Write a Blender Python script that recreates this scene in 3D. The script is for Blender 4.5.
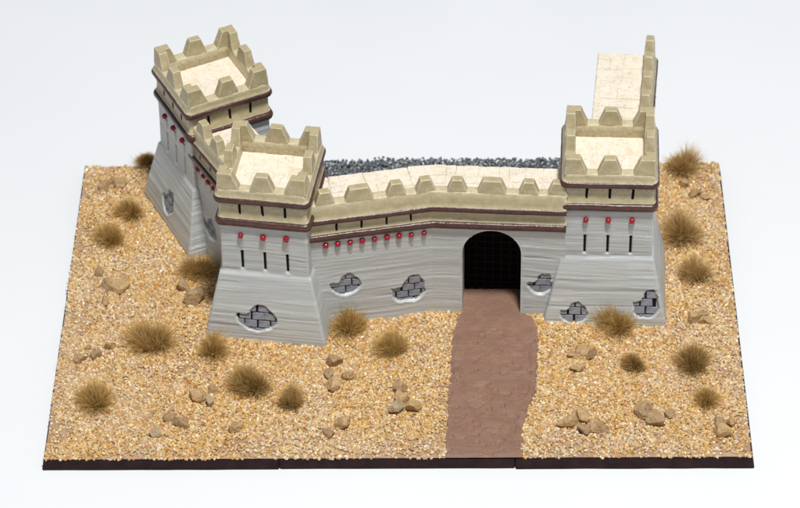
import bpy, bmesh, math, random
import numpy as np
from mathutils import Matrix, Vector

MM = 0.001          # everything below is written in millimetres of the real model, meshes are scaled to metres
scene = bpy.context.scene
for o in list(bpy.data.objects):
    bpy.data.objects.remove(o)
C = scene.collection

# ------------------------------------------------------------------ camera
cam_d = bpy.data.cameras.new('camera')
cam = bpy.data.objects.new('camera', cam_d); C.objects.link(cam)
CAM = np.array([13.17, -557.74, 538.23])
PITCH, YAW, ROLL = 0.7005, 0.0207, -0.0186
def cam_axes(p, y, r):
    f = np.array([0, math.cos(p), -math.sin(p)]); u = np.array([0, math.sin(p), math.cos(p)]); x = np.array([1., 0, 0])
    Z = np.array([[math.cos(y), -math.sin(y), 0], [math.sin(y), math.cos(y), 0], [0, 0, 1]])
    f, u, x = Z @ f, Z @ u, Z @ x
    return math.cos(r)*x + math.sin(r)*u, -math.sin(r)*x + math.cos(r)*u, f
ax, au, af = cam_axes(PITCH, YAW, ROLL)
cam.matrix_world = Matrix(((ax[0], au[0], -af[0], CAM[0]*MM), (ax[1], au[1], -af[1], CAM[1]*MM), (ax[2], au[2], -af[2], CAM[2]*MM), (0, 0, 0, 1)))
cam_d.sensor_width = 36; cam_d.lens = 3045.5/800*36
cam_d.clip_start = 0.02; cam_d.clip_end = 50
cam_d.dof.use_dof = True; cam_d.dof.focus_distance = 0.79; cam_d.dof.aperture_fstop = 34
scene.camera = cam

# ------------------------------------------------------------------ light
world = bpy.data.worlds.new('World'); scene.world = world; world.use_nodes = True
bgn = world.node_tree.nodes['Background']
bgn.inputs['Color'].default_value = (0.93, 0.96, 1.0, 1); bgn.inputs['Strength'].default_value = 0.21
def area(name, loc, target, size, size_y, power, color):
    d = bpy.data.lights.new(name, 'AREA'); d.shape = 'RECTANGLE'; d.size = size*MM; d.size_y = size_y*MM
    d.energy = power; d.color = color
    o = bpy.data.objects.new(name, d); C.objects.link(o)
    o.location = Vector(loc)*MM
    o.rotation_euler = (Vector(target)-Vector(loc)).to_track_quat('-Z', 'Y').to_euler()
    return o
area('key_softbox', (130, -270, 1140), (0, 60, 0), 130, 130, 15.0, (1.0, 0.985, 0.96))
scene.view_settings.view_transform = 'Standard'; scene.view_settings.look = 'None'
scene.view_settings.exposure = 0.0; scene.view_settings.gamma = 1.0
scene.view_settings.use_curve_mapping = False
scene.render.engine = 'CYCLES'

# ------------------------------------------------------------------ helpers
rnd = random.Random(7)
def _h(ix, iy, iz, seed):
    n = (ix*374761393 + iy*668265263 + iz*1274126177 + seed*974634777) & 0xffffffff
    n = ((n ^ (n >> 13)) * 1274126177) & 0xffffffff
    return ((n ^ (n >> 16)) & 0xffff) / 65535.0
def vn(x, y, z=0.0, seed=0):
    x, y, z = np.broadcast_arrays(np.asarray(x, float), np.asarray(y, float), np.asarray(z, float))
    ix, iy, iz = (np.floor(a).astype(np.int64) for a in (x, y, z))
    fx, fy, fz = x-ix, y-iy, z-iz
    fx, fy, fz = (a*a*(3-2*a) for a in (fx, fy, fz))
    r = 0
    for a in (0, 1):
        for b in (0, 1):
            for c in (0, 1):
                r = r + _h(ix+a, iy+b, iz+c, seed)*(fx if a else 1-fx)*(fy if b else 1-fy)*(fz if c else 1-fz)
    return r-0.5
def sstep(a, b, x):
    t = np.clip((x-a)/(b-a), 0, 1); return t*t*(3-2*t)

def mesh(name, verts, faces, mat, smooth=True, attrs=None):
    me = bpy.data.meshes.new(name)
    me.from_pydata((np.asarray(verts, float)*MM).tolist(), [], [list(map(int, f)) for f in faces])
    me.materials.append(mat)
    if smooth: me.polygons.foreach_set('use_smooth', [True]*len(me.polygons))
    for k, a in (attrs or {}).items():
        at = me.attributes.new(k, 'FLOAT', 'POINT'); at.data.foreach_set('value', np.asarray(a, float))
    me.update(); return me
def link(name, me, parent=None, mtx=None):
    o = bpy.data.objects.new(name, me); C.objects.link(o)
    if parent is not None: o.parent = parent
    if mtx is not None: o.matrix_local = mtx
    return o
def tag(o, label=None, cat=None, group=None, kind=None):
    if label: o['label'] = label
    if cat: o['category'] = cat
    if group: o['group'] = group
    if kind: o['kind'] = kind
    return o
def empty(name, loc=(0, 0, 0), rz=0):
    o = bpy.data.objects.new(name, None); C.objects.link(o); o.empty_display_size = 0.01
    o.location = Vector(loc)*MM; o.rotation_euler = (0, 0, rz); return o
def T(x, y, z, rz=0, rx=0):
    return Matrix.Translation(Vector((x, y, z))*MM) @ Matrix.Rotation(rz, 4, 'Z') @ Matrix.Rotation(rx, 4, 'X')

def grid_faces(nr, nc, closed=False):
    i, j = np.meshgrid(np.arange(nr-1), np.arange(nc if closed else nc-1), indexing='ij')
    j2 = (j+1) % nc
    return np.stack([i*nc+j, i*nc+j2, (i+1)*nc+j2, (i+1)*nc+j], -1).reshape(-1, 4)

def densify(pts, step, closed=False):
    pts = [np.array(p, float) for p in pts]; out = []
    n = len(pts)
    for i in range(n if closed else n-1):
        a, b = pts[i], pts[(i+1) % n]; k = max(1, int(round(np.linalg.norm(b-a)/step)))
        out += [a+(b-a)*t/k for t in range(k)]
    if not closed: out.append(pts[-1])
    return np.array(out)
def rounded_square(hs, r, step):
    pts = []
    for cx, cy, a0 in ((-1, -1, 180), (1, -1, 270), (1, 1, 0), (-1, 1, 90)):
        for k in range(4):
            a = math.radians(a0+k*30)
            pts.append((cx*(hs-r)+r*math.cos(a), cy*(hs-r)+r*math.sin(a)))
    return densify(pts, step, True)
def miters(P, closed):
    if closed: d1 = P-np.roll(P, 1, 0); d2 = np.roll(P, -1, 0)-P
    else:
        d = np.diff(P, axis=0); d1 = np.vstack([d[:1], d]); d2 = np.vstack([d, d[-1:]])
    n1 = np.stack([d1[:, 1], -d1[:, 0]], -1); n2 = np.stack([d2[:, 1], -d2[:, 0]], -1)
    n1 /= np.linalg.norm(n1, axis=1)[:, None]; n2 /= np.linalg.norm(n2, axis=1)[:, None]
    return (n1+n2)/(1+(n1*n2).sum(1))[:, None]
def arclen(P):
    return np.concatenate([[0], np.cumsum(np.linalg.norm(np.diff(P, axis=0), axis=1))])

def sweep(name, P, closed, profile, mat, noise=0.06, seed=0, cap=True, wob=9.0):
    """profile: list of (offset outward, z); swept along path P as one mesh, with hand-made unevenness."""
    M = miters(P, closed); s = arclen(P); N = len(P); prof = np.array(profile, float)
    dn = noise*2*(vn(s[None, :]/wob, prof[:, 1][:, None]/1.5, 0, seed)+0.6*vn(s[None, :]/1.6, prof[:, 1][:, None]/.9, 0, seed+1))
    dz = noise*1.6*vn(s[None, :]/7.0, prof[:, 0][:, None]/2.5, 0, seed+2)
    off = prof[:, 0][:, None]+dn
    xy = P[None]+M[None]*off[..., None]
    z = prof[:, 1][:, None]+dz
    V = np.concatenate([xy, np.broadcast_to(z, off.shape)[..., None]], -1).reshape(-1, 3)
    # profile is closed as well
    F = grid_faces(len(prof), N, closed).tolist()
    nc = N if closed else N-1
    last = (len(prof)-1)*N
    for j in range(nc):
        F.append([last+j, last+(j+1) % N, (j+1) % N, j])
    if not closed and cap:
        F.append([i*N for i in range(len(prof))]); F.append([i*N+N-1 for i in range(len(prof)-1, -1, -1)])
    return mesh(name, V, F, mat)

def remeshed(name, build, mat, voxel=0.16, smooth=3, noise=0.05, seed=0):
    """union whatever build(bm) makes (mm) and soften it like cast and painted resin."""
    bm = bmesh.new(); build(bm); me = bpy.data.meshes.new('t'); bm.to_mesh(me); bm.free()
    o = bpy.data.objects.new('t', me); C.objects.link(o)
    m = o.modifiers.new('r', 'REMESH'); m.mode = 'VOXEL'; m.voxel_size = voxel
    if smooth:
        m2 = o.modifiers.new('s', 'SMOOTH'); m2.factor = 0.5; m2.iterations = smooth
    ev = o.evaluated_get(bpy.context.evaluated_depsgraph_get())
    r = bpy.data.meshes.new_from_object(ev); n = len(r.vertices)
    co = np.empty(n*3); r.vertices.foreach_get('co', co); co = co.reshape(-1, 3)
    no = np.empty(n*3); r.vertices.foreach_get('normal', no); no = no.reshape(-1, 3)
    d = noise*(2*vn(co[:, 0]/2.2, co[:, 1]/2.2, co[:, 2]/2.2, seed)+0.9*vn(co[:, 0]/.7, co[:, 1]/.7, co[:, 2]/.7, seed+5))
    co = (co+no*d[:, None])*MM
    r.vertices.foreach_set('co', co.ravel()); r.name = name
    r.materials.clear(); r.materials.append(mat)
    r.polygons.foreach_set('use_smooth', [True]*len(r.polygons)); r.update()
    bpy.data.objects.remove(o); bpy.data.meshes.remove(me)
    return r
def prism(bm, bottom, top):
    vb = [bm.verts.new(p) for p in bottom]; vt = [bm.verts.new(p) for p in top]; n = len(vb)
    bm.faces.new(vb[::-1]); bm.faces.new(vt)
    for i in range(n): bm.faces.new((vb[i], vb[(i+1) % n], vt[(i+1) % n], vt[i]))
def boxmesh(name, sx, sy, sz, mat, bev=0.0, jit=0.0, seed=0, smooth=False):
    """box centred at the origin with a bevelled edge (mm)."""
    r = random.Random(seed); bm = bmesh.new()
    bmesh.ops.create_cube(bm, size=1)
    for v in bm.verts:
        v.co = Vector((v.co.x*sx, v.co.y*sy, v.co.z*sz)) + Vector([r.uniform(-jit, jit) for _ in range(3)])
    if bev: bmesh.ops.bevel(bm, geom=list(bm.edges), offset=bev, segments=1, affect='EDGES')
    for v in bm.verts: v.co *= MM
    me = bpy.data.meshes.new(name); bm.to_mesh(me); bm.free(); me.materials.append(mat)
    if smooth: me.polygons.foreach_set('use_smooth', [True]*len(me.polygons))
    return me

# ------------------------------------------------------------------ materials
class NT:
    def __init__(s, name):
        s.m = bpy.data.materials.new(name); s.m.use_nodes = True; s.t = s.m.node_tree
        s.b = s.t.nodes['Principled BSDF']
    def n(s, kind, **kw):
        x = s.t.nodes.new(kind)
        for k, v in kw.items():
            if k.startswith('_'): setattr(x, k[1:], v)
            else: x.inputs[k.replace('__', ' ')].default_value = v
        return x
    def l(s, a, b): s.t.links.new(a, b)
    def obj(s):
        if not hasattr(s, '_tc'): s._tc = s.n('ShaderNodeTexCoord')
        return s._tc.outputs['Object']
    def noise(s, scale, detail=3, rough=0.55, vec=None):
        x = s.n('ShaderNodeTexNoise', Scale=scale, Detail=detail, Roughness=rough); s.l(vec or s.obj(), x.inputs['Vector']); return x.outputs['Fac']
    def ramp(s, fac, stops):
        r = s.n('ShaderNodeValToRGB'); s.l(fac, r.inputs['Fac']); e = r.color_ramp.elements
        while len(e) < len(stops): e.new(0.5)
        for el, (p, c) in zip(e, stops): el.position = p; el.color = (*c, 1)
        return r.outputs['Color']
    def mix(s, fac, a, b, mode='MIX'):
        x = s.n('ShaderNodeMix', _data_type='RGBA', _blend_type=mode)
        for i, v in ((0, fac), (6, a), (7, b)):
            if hasattr(v, 'links'): s.l(v, x.inputs[i])
            else: x.inputs[i].default_value = v if i == 0 else (*v, 1)
        return x.outputs[2]
    def bump(s, h, strength, dist, prev=None):
        b = s.n('ShaderNodeBump', Strength=strength, Distance=dist); s.l(h, b.inputs['Height'])
        if prev is not None: s.l(prev, b.inputs['Normal'])
        return b.outputs['Normal']
    def done(s, col=None, rough=0.5, spec=0.5, normal=None):
        if col is not None:
            if hasattr(col, 'links'): s.l(col, s.b.inputs['Base Color'])
            else: s.b.inputs['Base Color'].default_value = (*col, 1)
        if hasattr(rough, 'links'): s.l(rough, s.b.inputs['Roughness'])
        else: s.b.inputs['Roughness'].default_value = rough
        s.b.inputs['Specular IOR Level'].default_value = spec
        if normal is not None: s.l(normal, s.b.inputs['Normal'])
        return s.m

def paint(name, c_lo, c_hi, scale=260, rough=0.5, spec=0.4, bump=0.35, fine=2600, edge=None, wash=None):
    m = NT(name)
    col = m.ramp(m.noise(scale, 4, 0.6), [(0.32, c_lo), (0.68, c_hi)])
    if edge is not None:        # dry-brushed edges, washed hollows: brush work that follows the relief
        g = m.n('ShaderNodeNewGeometry'); br = m.noise(1100, 3)
        e = m.n('ShaderNodeMath', _operation='MULTIPLY'); m.l(m.ramp(g.outputs['Pointiness'], [(0.508, (0, 0, 0)), (0.55, (.85, .85, .85))]), e.inputs[0]); m.l(m.ramp(br, [(0.32, (.2, .2, .2)), (0.58, (1, 1, 1))]), e.inputs[1])
        col = m.mix(e.outputs[0], col, edge)
        if wash is not None: col = m.mix(m.ramp(g.outputs['Pointiness'], [(0.44, (.8, .8, .8)), (0.492, (0, 0, 0))]), col, wash)
        sp = m.noise(1900, 2); col = m.mix(m.ramp(sp, [(0.25, (.5, .5, .5)), (0.30, (0, 0, 0))]), col, wash or c_lo)
    nb = m.bump(m.noise(fine, 3, 0.6), bump, 0.00012)
    nb = m.bump(m.noise(scale*1.7, 2), bump*.7, 0.0005, nb)
    return m.done(col, rough, spec, nb)
M_BEIGE = paint('beige_paint', (0.40, 0.335, 0.195), (0.52, 0.447, 0.278), scale=420, rough=0.42, edge=(0.70, 0.63, 0.45), wash=(0.27, 0.215, 0.11))
M_BROWN = paint('purple_brown_paint', (0.052, 0.021, 0.017), (0.098, 0.043, 0.035), scale=420, rough=0.30, spec=0.5)
M_RED = paint('red_paint', (0.29, 0.003, 0.012), (0.40, 0.006, 0.02), scale=900, rough=0.2, spec=0.55, bump=0.2)
M_BLACK = paint('black_paint', (0.005, 0.004, 0.005), (0.010, 0.009, 0.009), rough=0.8, spec=0.12)
M_CORBEL = paint('brownish_grey_paint', (0.44, 0.445, 0.42), (0.52, 0.525, 0.50), rough=0.6)  # corbels: close to the plaster grey, slightly darker and browner
M_BRICK = paint('blue_grey_stone', (0.17, 0.185, 0.22), (0.33, 0.355, 0.41), scale=420, rough=0.55, bump=0.5)
M_MORTAR = paint('black_joint', (0.006, 0.006, 0.008), (0.012, 0.012, 0.014), rough=0.75, spec=0.2)
M_JOINT = paint('ochre_joint', (0.72, 0.61, 0.45), (0.80, 0.71, 0.56), scale=500, rough=0.7)
M_IRON = paint('dark_iron', (0.005, 0.003, 0.003), (0.010, 0.005, 0.005), rough=0.8, spec=0.12)

def m_plaster():
    m = NT('grey_plaster')
    a = m.n('ShaderNodeAttribute', _attribute_name='relief')
    mp = m.n('ShaderNodeMapping'); m.l(m.obj(), mp.inputs['Vector']); mp.inputs['Scale'].default_value = (90, 90, 900)
    st = m.noise(1.0, 4, 0.6, mp.outputs['Vector'])
    base = m.ramp(st, [(0.3, (0.47, 0.50, 0.50)), (0.72, (0.525, 0.555, 0.555))])
    mp2 = m.n('ShaderNodeMapping'); m.l(m.obj(), mp2.inputs['Vector']); mp2.inputs['Scale'].default_value = (160, 160, 2600)
    st2 = m.noise(1.0, 3, 0.55, mp2.outputs['Vector'])
    base = m.mix(m.ramp(st2, [(0.28, (.18, .18, .18)), (0.37, (0, 0, 0))]), base, (0.30, 0.30, 0.29))
    base = m.mix(m.ramp(st2, [(0.64, (0, 0, 0)), (0.76, (.15, .15, .15))]), base, (0.80, 0.82, 0.82))
    blot = m.noise(120, 3)
    base = m.mix(m.ramp(blot, [(0.48, (0, 0, 0)), (0.78, (.4, .4, .4))]), base, (0.55, 0.55, 0.50))
    r = m.n('ShaderNodeMapRange'); m.l(a.outputs['Fac'], r.inputs['Value'])
    r.inputs['From Min'].default_value = 0.05; r.inputs['From Max'].default_value = 0.26
    fine = m.noise(1500, 3)
    mul = m.n('ShaderNodeMath', _operation='MULTIPLY'); m.l(r.outputs['Result'], mul.inputs[0]); m.l(m.ramp(fine, [(0.3, (.1, .1, .1)), (0.6, (.55, .55, .55))]), mul.inputs[1])
    col = m.mix(mul.outputs[0], base, (0.86, 0.88, 0.88))
    r2 = m.n('ShaderNodeMapRange'); m.l(a.outputs['Fac'], r2.inputs['Value'])
    r2.inputs['From Min'].default_value = -0.10; r2.inputs['From Max'].default_value = -0.34
    r2.inputs['To Max'].default_value = 0.32
    col = m.mix(r2.outputs['Result'], col, (0.27, 0.27, 0.265))
    nb = m.bump(fine, 0.35, 0.00014); nb = m.bump(st2, 0.35, 0.0002, nb); nb = m.bump(st, 0.25, 0.0003, nb)
    return m.done(col, 0.5, 0.4, nb)
M_PLASTER = m_plaster()

def m_flag():
    m = NT('cream_stone')
    info = m.n('ShaderNodeObjectInfo')
    n1 = m.noise(330, 5, 0.65)
    col = m.ramp(n1, [(0.3, (0.74, 0.655, 0.52)), (0.5, (0.82, 0.76, 0.645)), (0.75, (0.86, 0.815, 0.725))])
    col = m.mix(m.ramp(info.outputs['Random'], [(0, (0, 0, 0)), (1, (.25, .25, .25))]), col, (0.80, 0.72, 0.58))
    pit = m.noise(1400, 2, 0.5)
    col = m.mix(m.ramp(pit, [(0.29, (.6, .6, .6)), (0.36, (0, 0, 0))]), col, (0.58, 0.42, 0.26))
    wv = m.n('ShaderNodeTexNoise', Scale=300.0, Detail=2.0); m.l(m.obj(), wv.inputs['Vector'])
    ad = m.n('ShaderNodeMix', _data_type='RGBA', _blend_type='LINEAR_LIGHT'); ad.inputs[0].default_value = 0.004; m.l(m.obj(), ad.inputs[6]); m.l(wv.outputs['Color'], ad.inputs[7])
    vo = m.n('ShaderNodeTexVoronoi', _feature='DISTANCE_TO_EDGE', Scale=430.0); m.l(ad.outputs[2], vo.inputs['Vector'])
    brk = m.noise(420, 2)
    cm = m.n('ShaderNodeMath', _operation='MULTIPLY'); m.l(m.ramp(vo.outputs['Distance'], [(0.012, (1, 1, 1)), (0.035, (0, 0, 0))]), cm.inputs[0]); m.l(m.ramp(brk, [(0.45, (0, 0, 0)), (0.6, (.8, .8, .8))]), cm.inputs[1])
    col = m.mix(cm.outputs[0], col, (0.58, 0.43, 0.27))
    nb = m.bump(pit, 0.5, 0.00016); nb = m.bump(n1, 0.5, 0.0005, nb)
    return m.done(col, 0.6, 0.3, nb)
M_FLAG = m_flag()

def m_grain(name, rough):
    m = NT(name)
    a = m.n('ShaderNodeAttribute', _attribute_name='tint')
    n1 = m.noise(1500, 2)
    col = m.mix(m.ramp(n1, [(0.35, (0.5, .5, .5)), (0.7, (0, 0, 0))]), a.outputs['Color'], a.outputs['Color'], 'MULTIPLY')
    m.b.inputs['Subsurface Weight'].default_value = 0.35 if rough < .4 else 0
    m.b.inputs['Subsurface Radius'].default_value = (0.0007, 0.0006, 0.0005)
    m.b.inputs['Subsurface Scale'].default_value = 1.0
    return m.done(col, rough, 0.5)
M_SAND = m_grain('quartz_sand', 0.32)
M_GRAVEL = m_grain('slate_gravel', 0.5)

def m_earth(name, stops, bump=0.6):
    m = NT(name)
    n1 = m.noise(220, 5, 0.65); n2 = m.noise(1300, 3)
    col = m.ramp(n1, stops)
    nb = m.bump(n2, bump, 0.0003); nb = m.bump(n1, bump, 0.0007, nb)
    return m.done(col, 0.62, 0.35, nb)
def m_earth2(name, stops):
    m = NT(name); n1 = m.noise(260, 6, 0.7); n2 = m.noise(1000, 4, 0.65)
    nb = m.bump(n2, 0.6, 0.0005); nb = m.bump(n1, 0.5, 0.0006, nb)
    return m.done(m.ramp(n1, stops), 0.55, 0.35, nb)
M_ROAD = m_earth2('brown_clay', [(0.3, (0.235, 0.128, 0.090)), (0.55, (0.275, 0.158, 0.112)), (0.75, (0.33, 0.20, 0.145))])
M_EARTH = m_earth('purple_brown_earth', [(0.3, (0.34, 0.225, 0.15)), (0.7, (0.50, 0.36, 0.25))])
def m_rock(name, stops):
    m = NT(name)
    n1 = m.noise(600, 5, 0.7); n2 = m.noise(2600, 3)
    col = m.ramp(n1, stops)
    col = m.mix(m.ramp(n2, [(0.34, (.45, .45, .45)), (0.46, (0, 0, 0))]), col, (0.23, 0.145, 0.08))
    nb = m.bump(n2, 0.9, 0.0004); nb = m.bump(n1, 0.9, 0.0007, nb)
    return m.done(col, 0.75, 0.25, nb)
M_ROCK = m_rock('tan_rock', [(0.3, (0.44, 0.285, 0.135)), (0.55, (0.57, 0.39, 0.20)), (0.75, (0.67, 0.49, 0.28))])
M_ROCK2 = m_rock('grey_tan_rock', [(0.3, (0.38, 0.29, 0.17)), (0.55, (0.49, 0.385, 0.24)), (0.75, (0.58, 0.47, 0.31))])
M_ROCK3 = m_rock('red_brown_rock', [(0.3, (0.36, 0.235, 0.125)), (0.55, (0.46, 0.315, 0.175)), (0.75, (0.55, 0.395, 0.23))])
M_BOARD = m_earth('dark_board_paint', [(0.3, (0.016, 0.007, 0.008)), (0.7, (0.036, 0.017, 0.018))], 0.35)
M_BOARD.node_tree.nodes['Principled BSDF'].inputs['Specular IOR Level'].default_value = 0.15

def m_grass():
    m = NT('dry_grass')
    a = m.n('ShaderNodeAttribute', _attribute_name='tint')
    out = m.t.nodes['Material Output']
    m.done(a.outputs['Color'], 0.6, 0.25)
    tr = m.n('ShaderNodeBsdfTranslucent'); m.l(a.outputs['Color'], tr.inputs['Color'])
    mx = m.n('ShaderNodeMixShader', Fac=0.25); m.l(m.b.outputs[0], mx.inputs[1]); m.l(tr.outputs[0], mx.inputs[2]); m.l(mx.outputs[0], out.inputs['Surface'])
    return m.m
M_GRASS = m_grass()

def m_paper():
    m = NT('white_paper')
    n1 = m.noise(14, 2); n2 = m.noise(900, 3)
    col = m.ramp(n1, [(0.3, (0.775, 0.80, 0.832)), (0.7, (0.80, 0.825, 0.856))])
    return m.done(col, 0.7, 0.25, m.bump(n2, 0.06, 0.0001))
M_PAPER = m_paper()

# ------------------------------------------------------------------ setting: paper, base board
BZ = -3.3
pg = 24
gx, gy = np.meshgrid(np.linspace(-2500, 2500, pg), np.linspace(-1500, 3500, pg))
V = np.stack([gx, gy, np.full_like(gx, BZ)], -1).reshape(-1, 3)
tag(link('paper_backdrop', mesh('paper_backdrop', V, grid_faces(pg, pg), M_PAPER)), 'plain white paper sheet under the diorama', kind='structure')

def base_tile(x0, x1, dy, taper_l, taper_r, seed):
    """one 60 mm base tile with chamfered outer edges"""
    bm = bmesh.new(); D = 120
    zt, zb = -0.15, BZ+0.02
    b = [(x0-taper_l, -0.6+dy, zb), (x1+taper_r, -0.6+dy, zb), (x1+taper_r, D+.6, zb), (x0-taper_l, D+.6, zb)]
    t = [(x0, dy, zt), (x1, dy, zt), (x1, D, zt), (x0, D, zt)]
    prism(bm, b, t)
    bmesh.ops.bevel(bm, geom=[e for e in bm.edges], offset=0.22, segments=2, affect='EDGES')
    bmesh.ops.subdivide_edges(bm, edges=[e for e in bm.edges if e.calc_length() > 20], cuts=30, use_grid_fill=True)
    for v in bm.verts:
        n = float(vn(v.co.x/6, v.co.z/2+v.co.y/6, 0, seed)); v.co.y += 0.14*n; v.co.z += 0.10*n
        v.co *= MM
    me = bpy.data.meshes.new('base_tile'); bm.to_mesh(me); bm.free(); me.materials.append(M_BOARD)
    return me
for (x0, x1, dy, l, r, lab) in ((-90, -30.12, 0, .7, 0, 'dark brown base tile under the two linked towers, sand to its edge'),
                                (-30.0, 29.85, .12, 0, 0, 'middle dark brown base tile carrying the gate wall and brown road'),
                                (30.0, 90, -.25, 0, .7, 'dark brown base tile under the tower beside the gate arch')):
    tag(link('base_tile', base_tile(x0, x1, dy, l, r, int(x0)+200)), lab, 'base', 'three dark base tiles pushed together')

# layout of the fort (mm)
TOWERS = {'left': (-33.0, 60.3, -8.5), 'back': (-50.5, 100.3, 27.0), 'gate': (55.5, 66.7, -2.5)}
WALL_F = [(-26, 50.6), (9.0, 57.3), (44.0, 55.05)]
WALL_L = [(-55.7, 87.1), (-42.6, 64.5)]
WALL_R = [(65.6, 74), (70.3, 120.6)]
THICK = 15.2
ROAD_L = [(64.6, 16.8), (55.5, 16.8), (53.4, 15.4), (42.6, 14.0), (29, 13.4), (13.7, 12.6), (0.2, 12.2)]
ROAD_R = [(64.6, 32.7), (55.3, 32.5), (52.5, 35.9), (49, 36.6), (40.5, 36.7), (25, 36.0), (17.4, 33.5), (9.9, 32.3), (0.2, 31.9)]
def road_x(y):
    yl = [p[0] for p in ROAD_L][::-1]; xl = [p[1] for p in ROAD_L][::-1]
    yr = [p[0] for p in ROAD_R][::-1]; xr = [p[1] for p in ROAD_R][::-1]
    return np.interp(y, yl, xl), np.interp(y, yr, xr)
def ground_z(x, y):
    return 0.35+0.9*vn(x/17, y/17, 0, 3)+0.35*vn(x/6, y/6, 0, 4)
def court(x, y):
    """inside the walls: grey gravel"""
    lx = np.interp(y, [60, 75, 90, 121], [-30, -31, -40, -36])
    return (y > 62) & (x > lx) & (x < 58)
def in_tower(x, y, grow=0.0):
    r = np.zeros(np.shape(x), bool)
    for cx, cy, a in TOWERS.values():
        a = math.radians(a); dx, dy = x-cx, y-cy
        u = dx*math.cos(a)+dy*math.sin(a); v = -dx*math.sin(a)+dy*math.cos(a)
        r |= (abs(u) < 15.6+grow) & (abs(v) < 15.6+grow)
    return r

# earth skin under the sand
nx, ny = 240, 160
gx, gy = np.meshgrid(np.linspace(-89.8, 89.8, nx), np.linspace(0.2, 119.8, ny))
edge = np.minimum(np.minimum(gx+89.8, 89.8-gx), np.minimum(gy-.2, 119.8-gy))
gz = np.clip(ground_z(gx, gy)-0.25, 0.0, 2)*sstep(0, 4, edge)-0.06
V = np.stack([gx, gy, gz], -1).reshape(-1, 3)
tag(link('ground', mesh('ground', V, grid_faces(ny, nx), M_EARTH)), 'brown painted ground under the sand', kind='structure')

# road
nr, ncl = 330, 130
ys = np.linspace(64.6, -0.05, nr); V = []
for y in ys:
    xl, xr = road_x(y)
    xl = xl+0.7*float(vn(y/4.0, 0, 0, 31))+.5*float(vn(y/1.2, 0, 0, 45)); xr = xr+0.4*float(vn(y/4.0, 0, 0, 32))+.5*float(vn(y/1.2, 0, 0, 46))
    t = np.linspace(0, 1, ncl); x = xl+(xr-xl)*t
    e = np.minimum(t, 1-t)*(xr-xl)
    z = 0.8+0.16*vn(x/3.2, y/2.4, 0, 33)+0.09*vn(x/1.1, y/0.9, 0, 34)+0.05*vn(x/.5, y/.42, 0, 40)+0.4*vn(x/11, y/11, 0, 35)-0.22*sstep(.30, .44, vn((x*.8+y*.6)/1.5, (y*.8-x*.6)/1.0, 0, 43)+.35*vn(x/.6, y/.6, 0, 48))
    z = z+0.6*np.exp(-((e-1.3-0.8*vn(y/5, t*0+np.sign(t-.5), 0, 36))/0.6)**2)*(.2+1.6*np.clip(vn(x/2.0, y/2.0, 0, 44)+.2, 0, 1))*(y < 52)*(0.35+1.3*np.abs(vn(y/6, np.sign(t-.5)*3, 0, 37)))
    pit = np.clip(vn(x/1.7, y/1.3, 0, 38)-0.22, 0, 1); z = np.maximum(z-3.0*pit*(y < 50), 0.4+.15*vn(x, y, 0, 41))
    smoothzone = sstep(44, 52, np.full_like(x, y)); z = z*(1-smoothzone)+smoothzone*(0.85+0.10*vn(x/3, y/3, 0, 39))
    z = np.where(e < 0.05, -0.1, z); z = z*min(1, (y+0.4)/1.2)
    V += np.stack([x, np.full_like(x, y), z], -1).tolist()
tag(link('road', mesh('road', V, grid_faces(nr, ncl), M_ROAD)), 'brown clay road from the gate to the front edge', kind='structure')

# ------------------------------------------------------------------ tower and wall pieces
PATCH = np.array([(-1, .15), (-.93, .32), (-.6, .2), (-.38, .3), (-.28, .62), (-.02, .98), (.3, 1.0), (.52, .72), (.8, .35), (.97, -.1), (.82, -.52), (.45, -.82), (0, -1), (-.5, -.86), (-.84, -.5), (-.98, -.2)])
PATCH2 = np.array([(-1, .28), (-.8, .1), (-.5, .24), (-.3, .3), (-.12, .7), (.12, 1.0), (.6, 1.0), (.72, .7), (.9, .45), (.88, 0), (1, -.25), (.75, -.7), (.35, -.95), (-.1, -.88), (-.55, -.92), (-.9, -.55), (-.82, -.1)])
PATCH3 = np.array([(-1, -.1), (-.85, .18), (-.5, .12), (-.2, .4), (-.15, .75), (.1, .95), (.35, .8), (.6, 1.0), (.8, .6), (.72, .25), (1.0, .05), (.9, -.45), (.5, -.7), (.2, -1), (-.4, -.9), (-.75, -.62)])
def chaikin(p, k=1):
    for _ in range(k):
        q = np.roll(p, -1, 0); p = np.stack([p*.75+q*.25, p*.25+q*.75], 1).reshape(-1, 2)
    return p
PATCH, PATCH2, PATCH3 = (chaikin(p)*1.05 for p in (PATCH, PATCH2, PATCH3))
def poly_sd(u, v, poly):
    """signed distance (+ inside) and which way the nearest edge lies"""
    d = np.full(u.shape, 1e9); ins = np.zeros(u.shape, bool); n = len(poly)
    for i in range(n):
        a, b = poly[i], poly[(i+1) % n]; e = b-a
        t = np.clip(((u-a[0])*e[0]+(v-a[1])*e[1])/(e@e), 0, 1)
        d = np.minimum(d, np.hypot(u-a[0]-t*e[0], v-a[1]-t*e[1]))
        c = ((a[1] > v) != (b[1] > v)) & (u < (b[0]-a[0])*(v-a[1])/(b[1]-a[1]+1e-12)+a[0]); ins ^= c
    return np.where(ins, d, -d)
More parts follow.
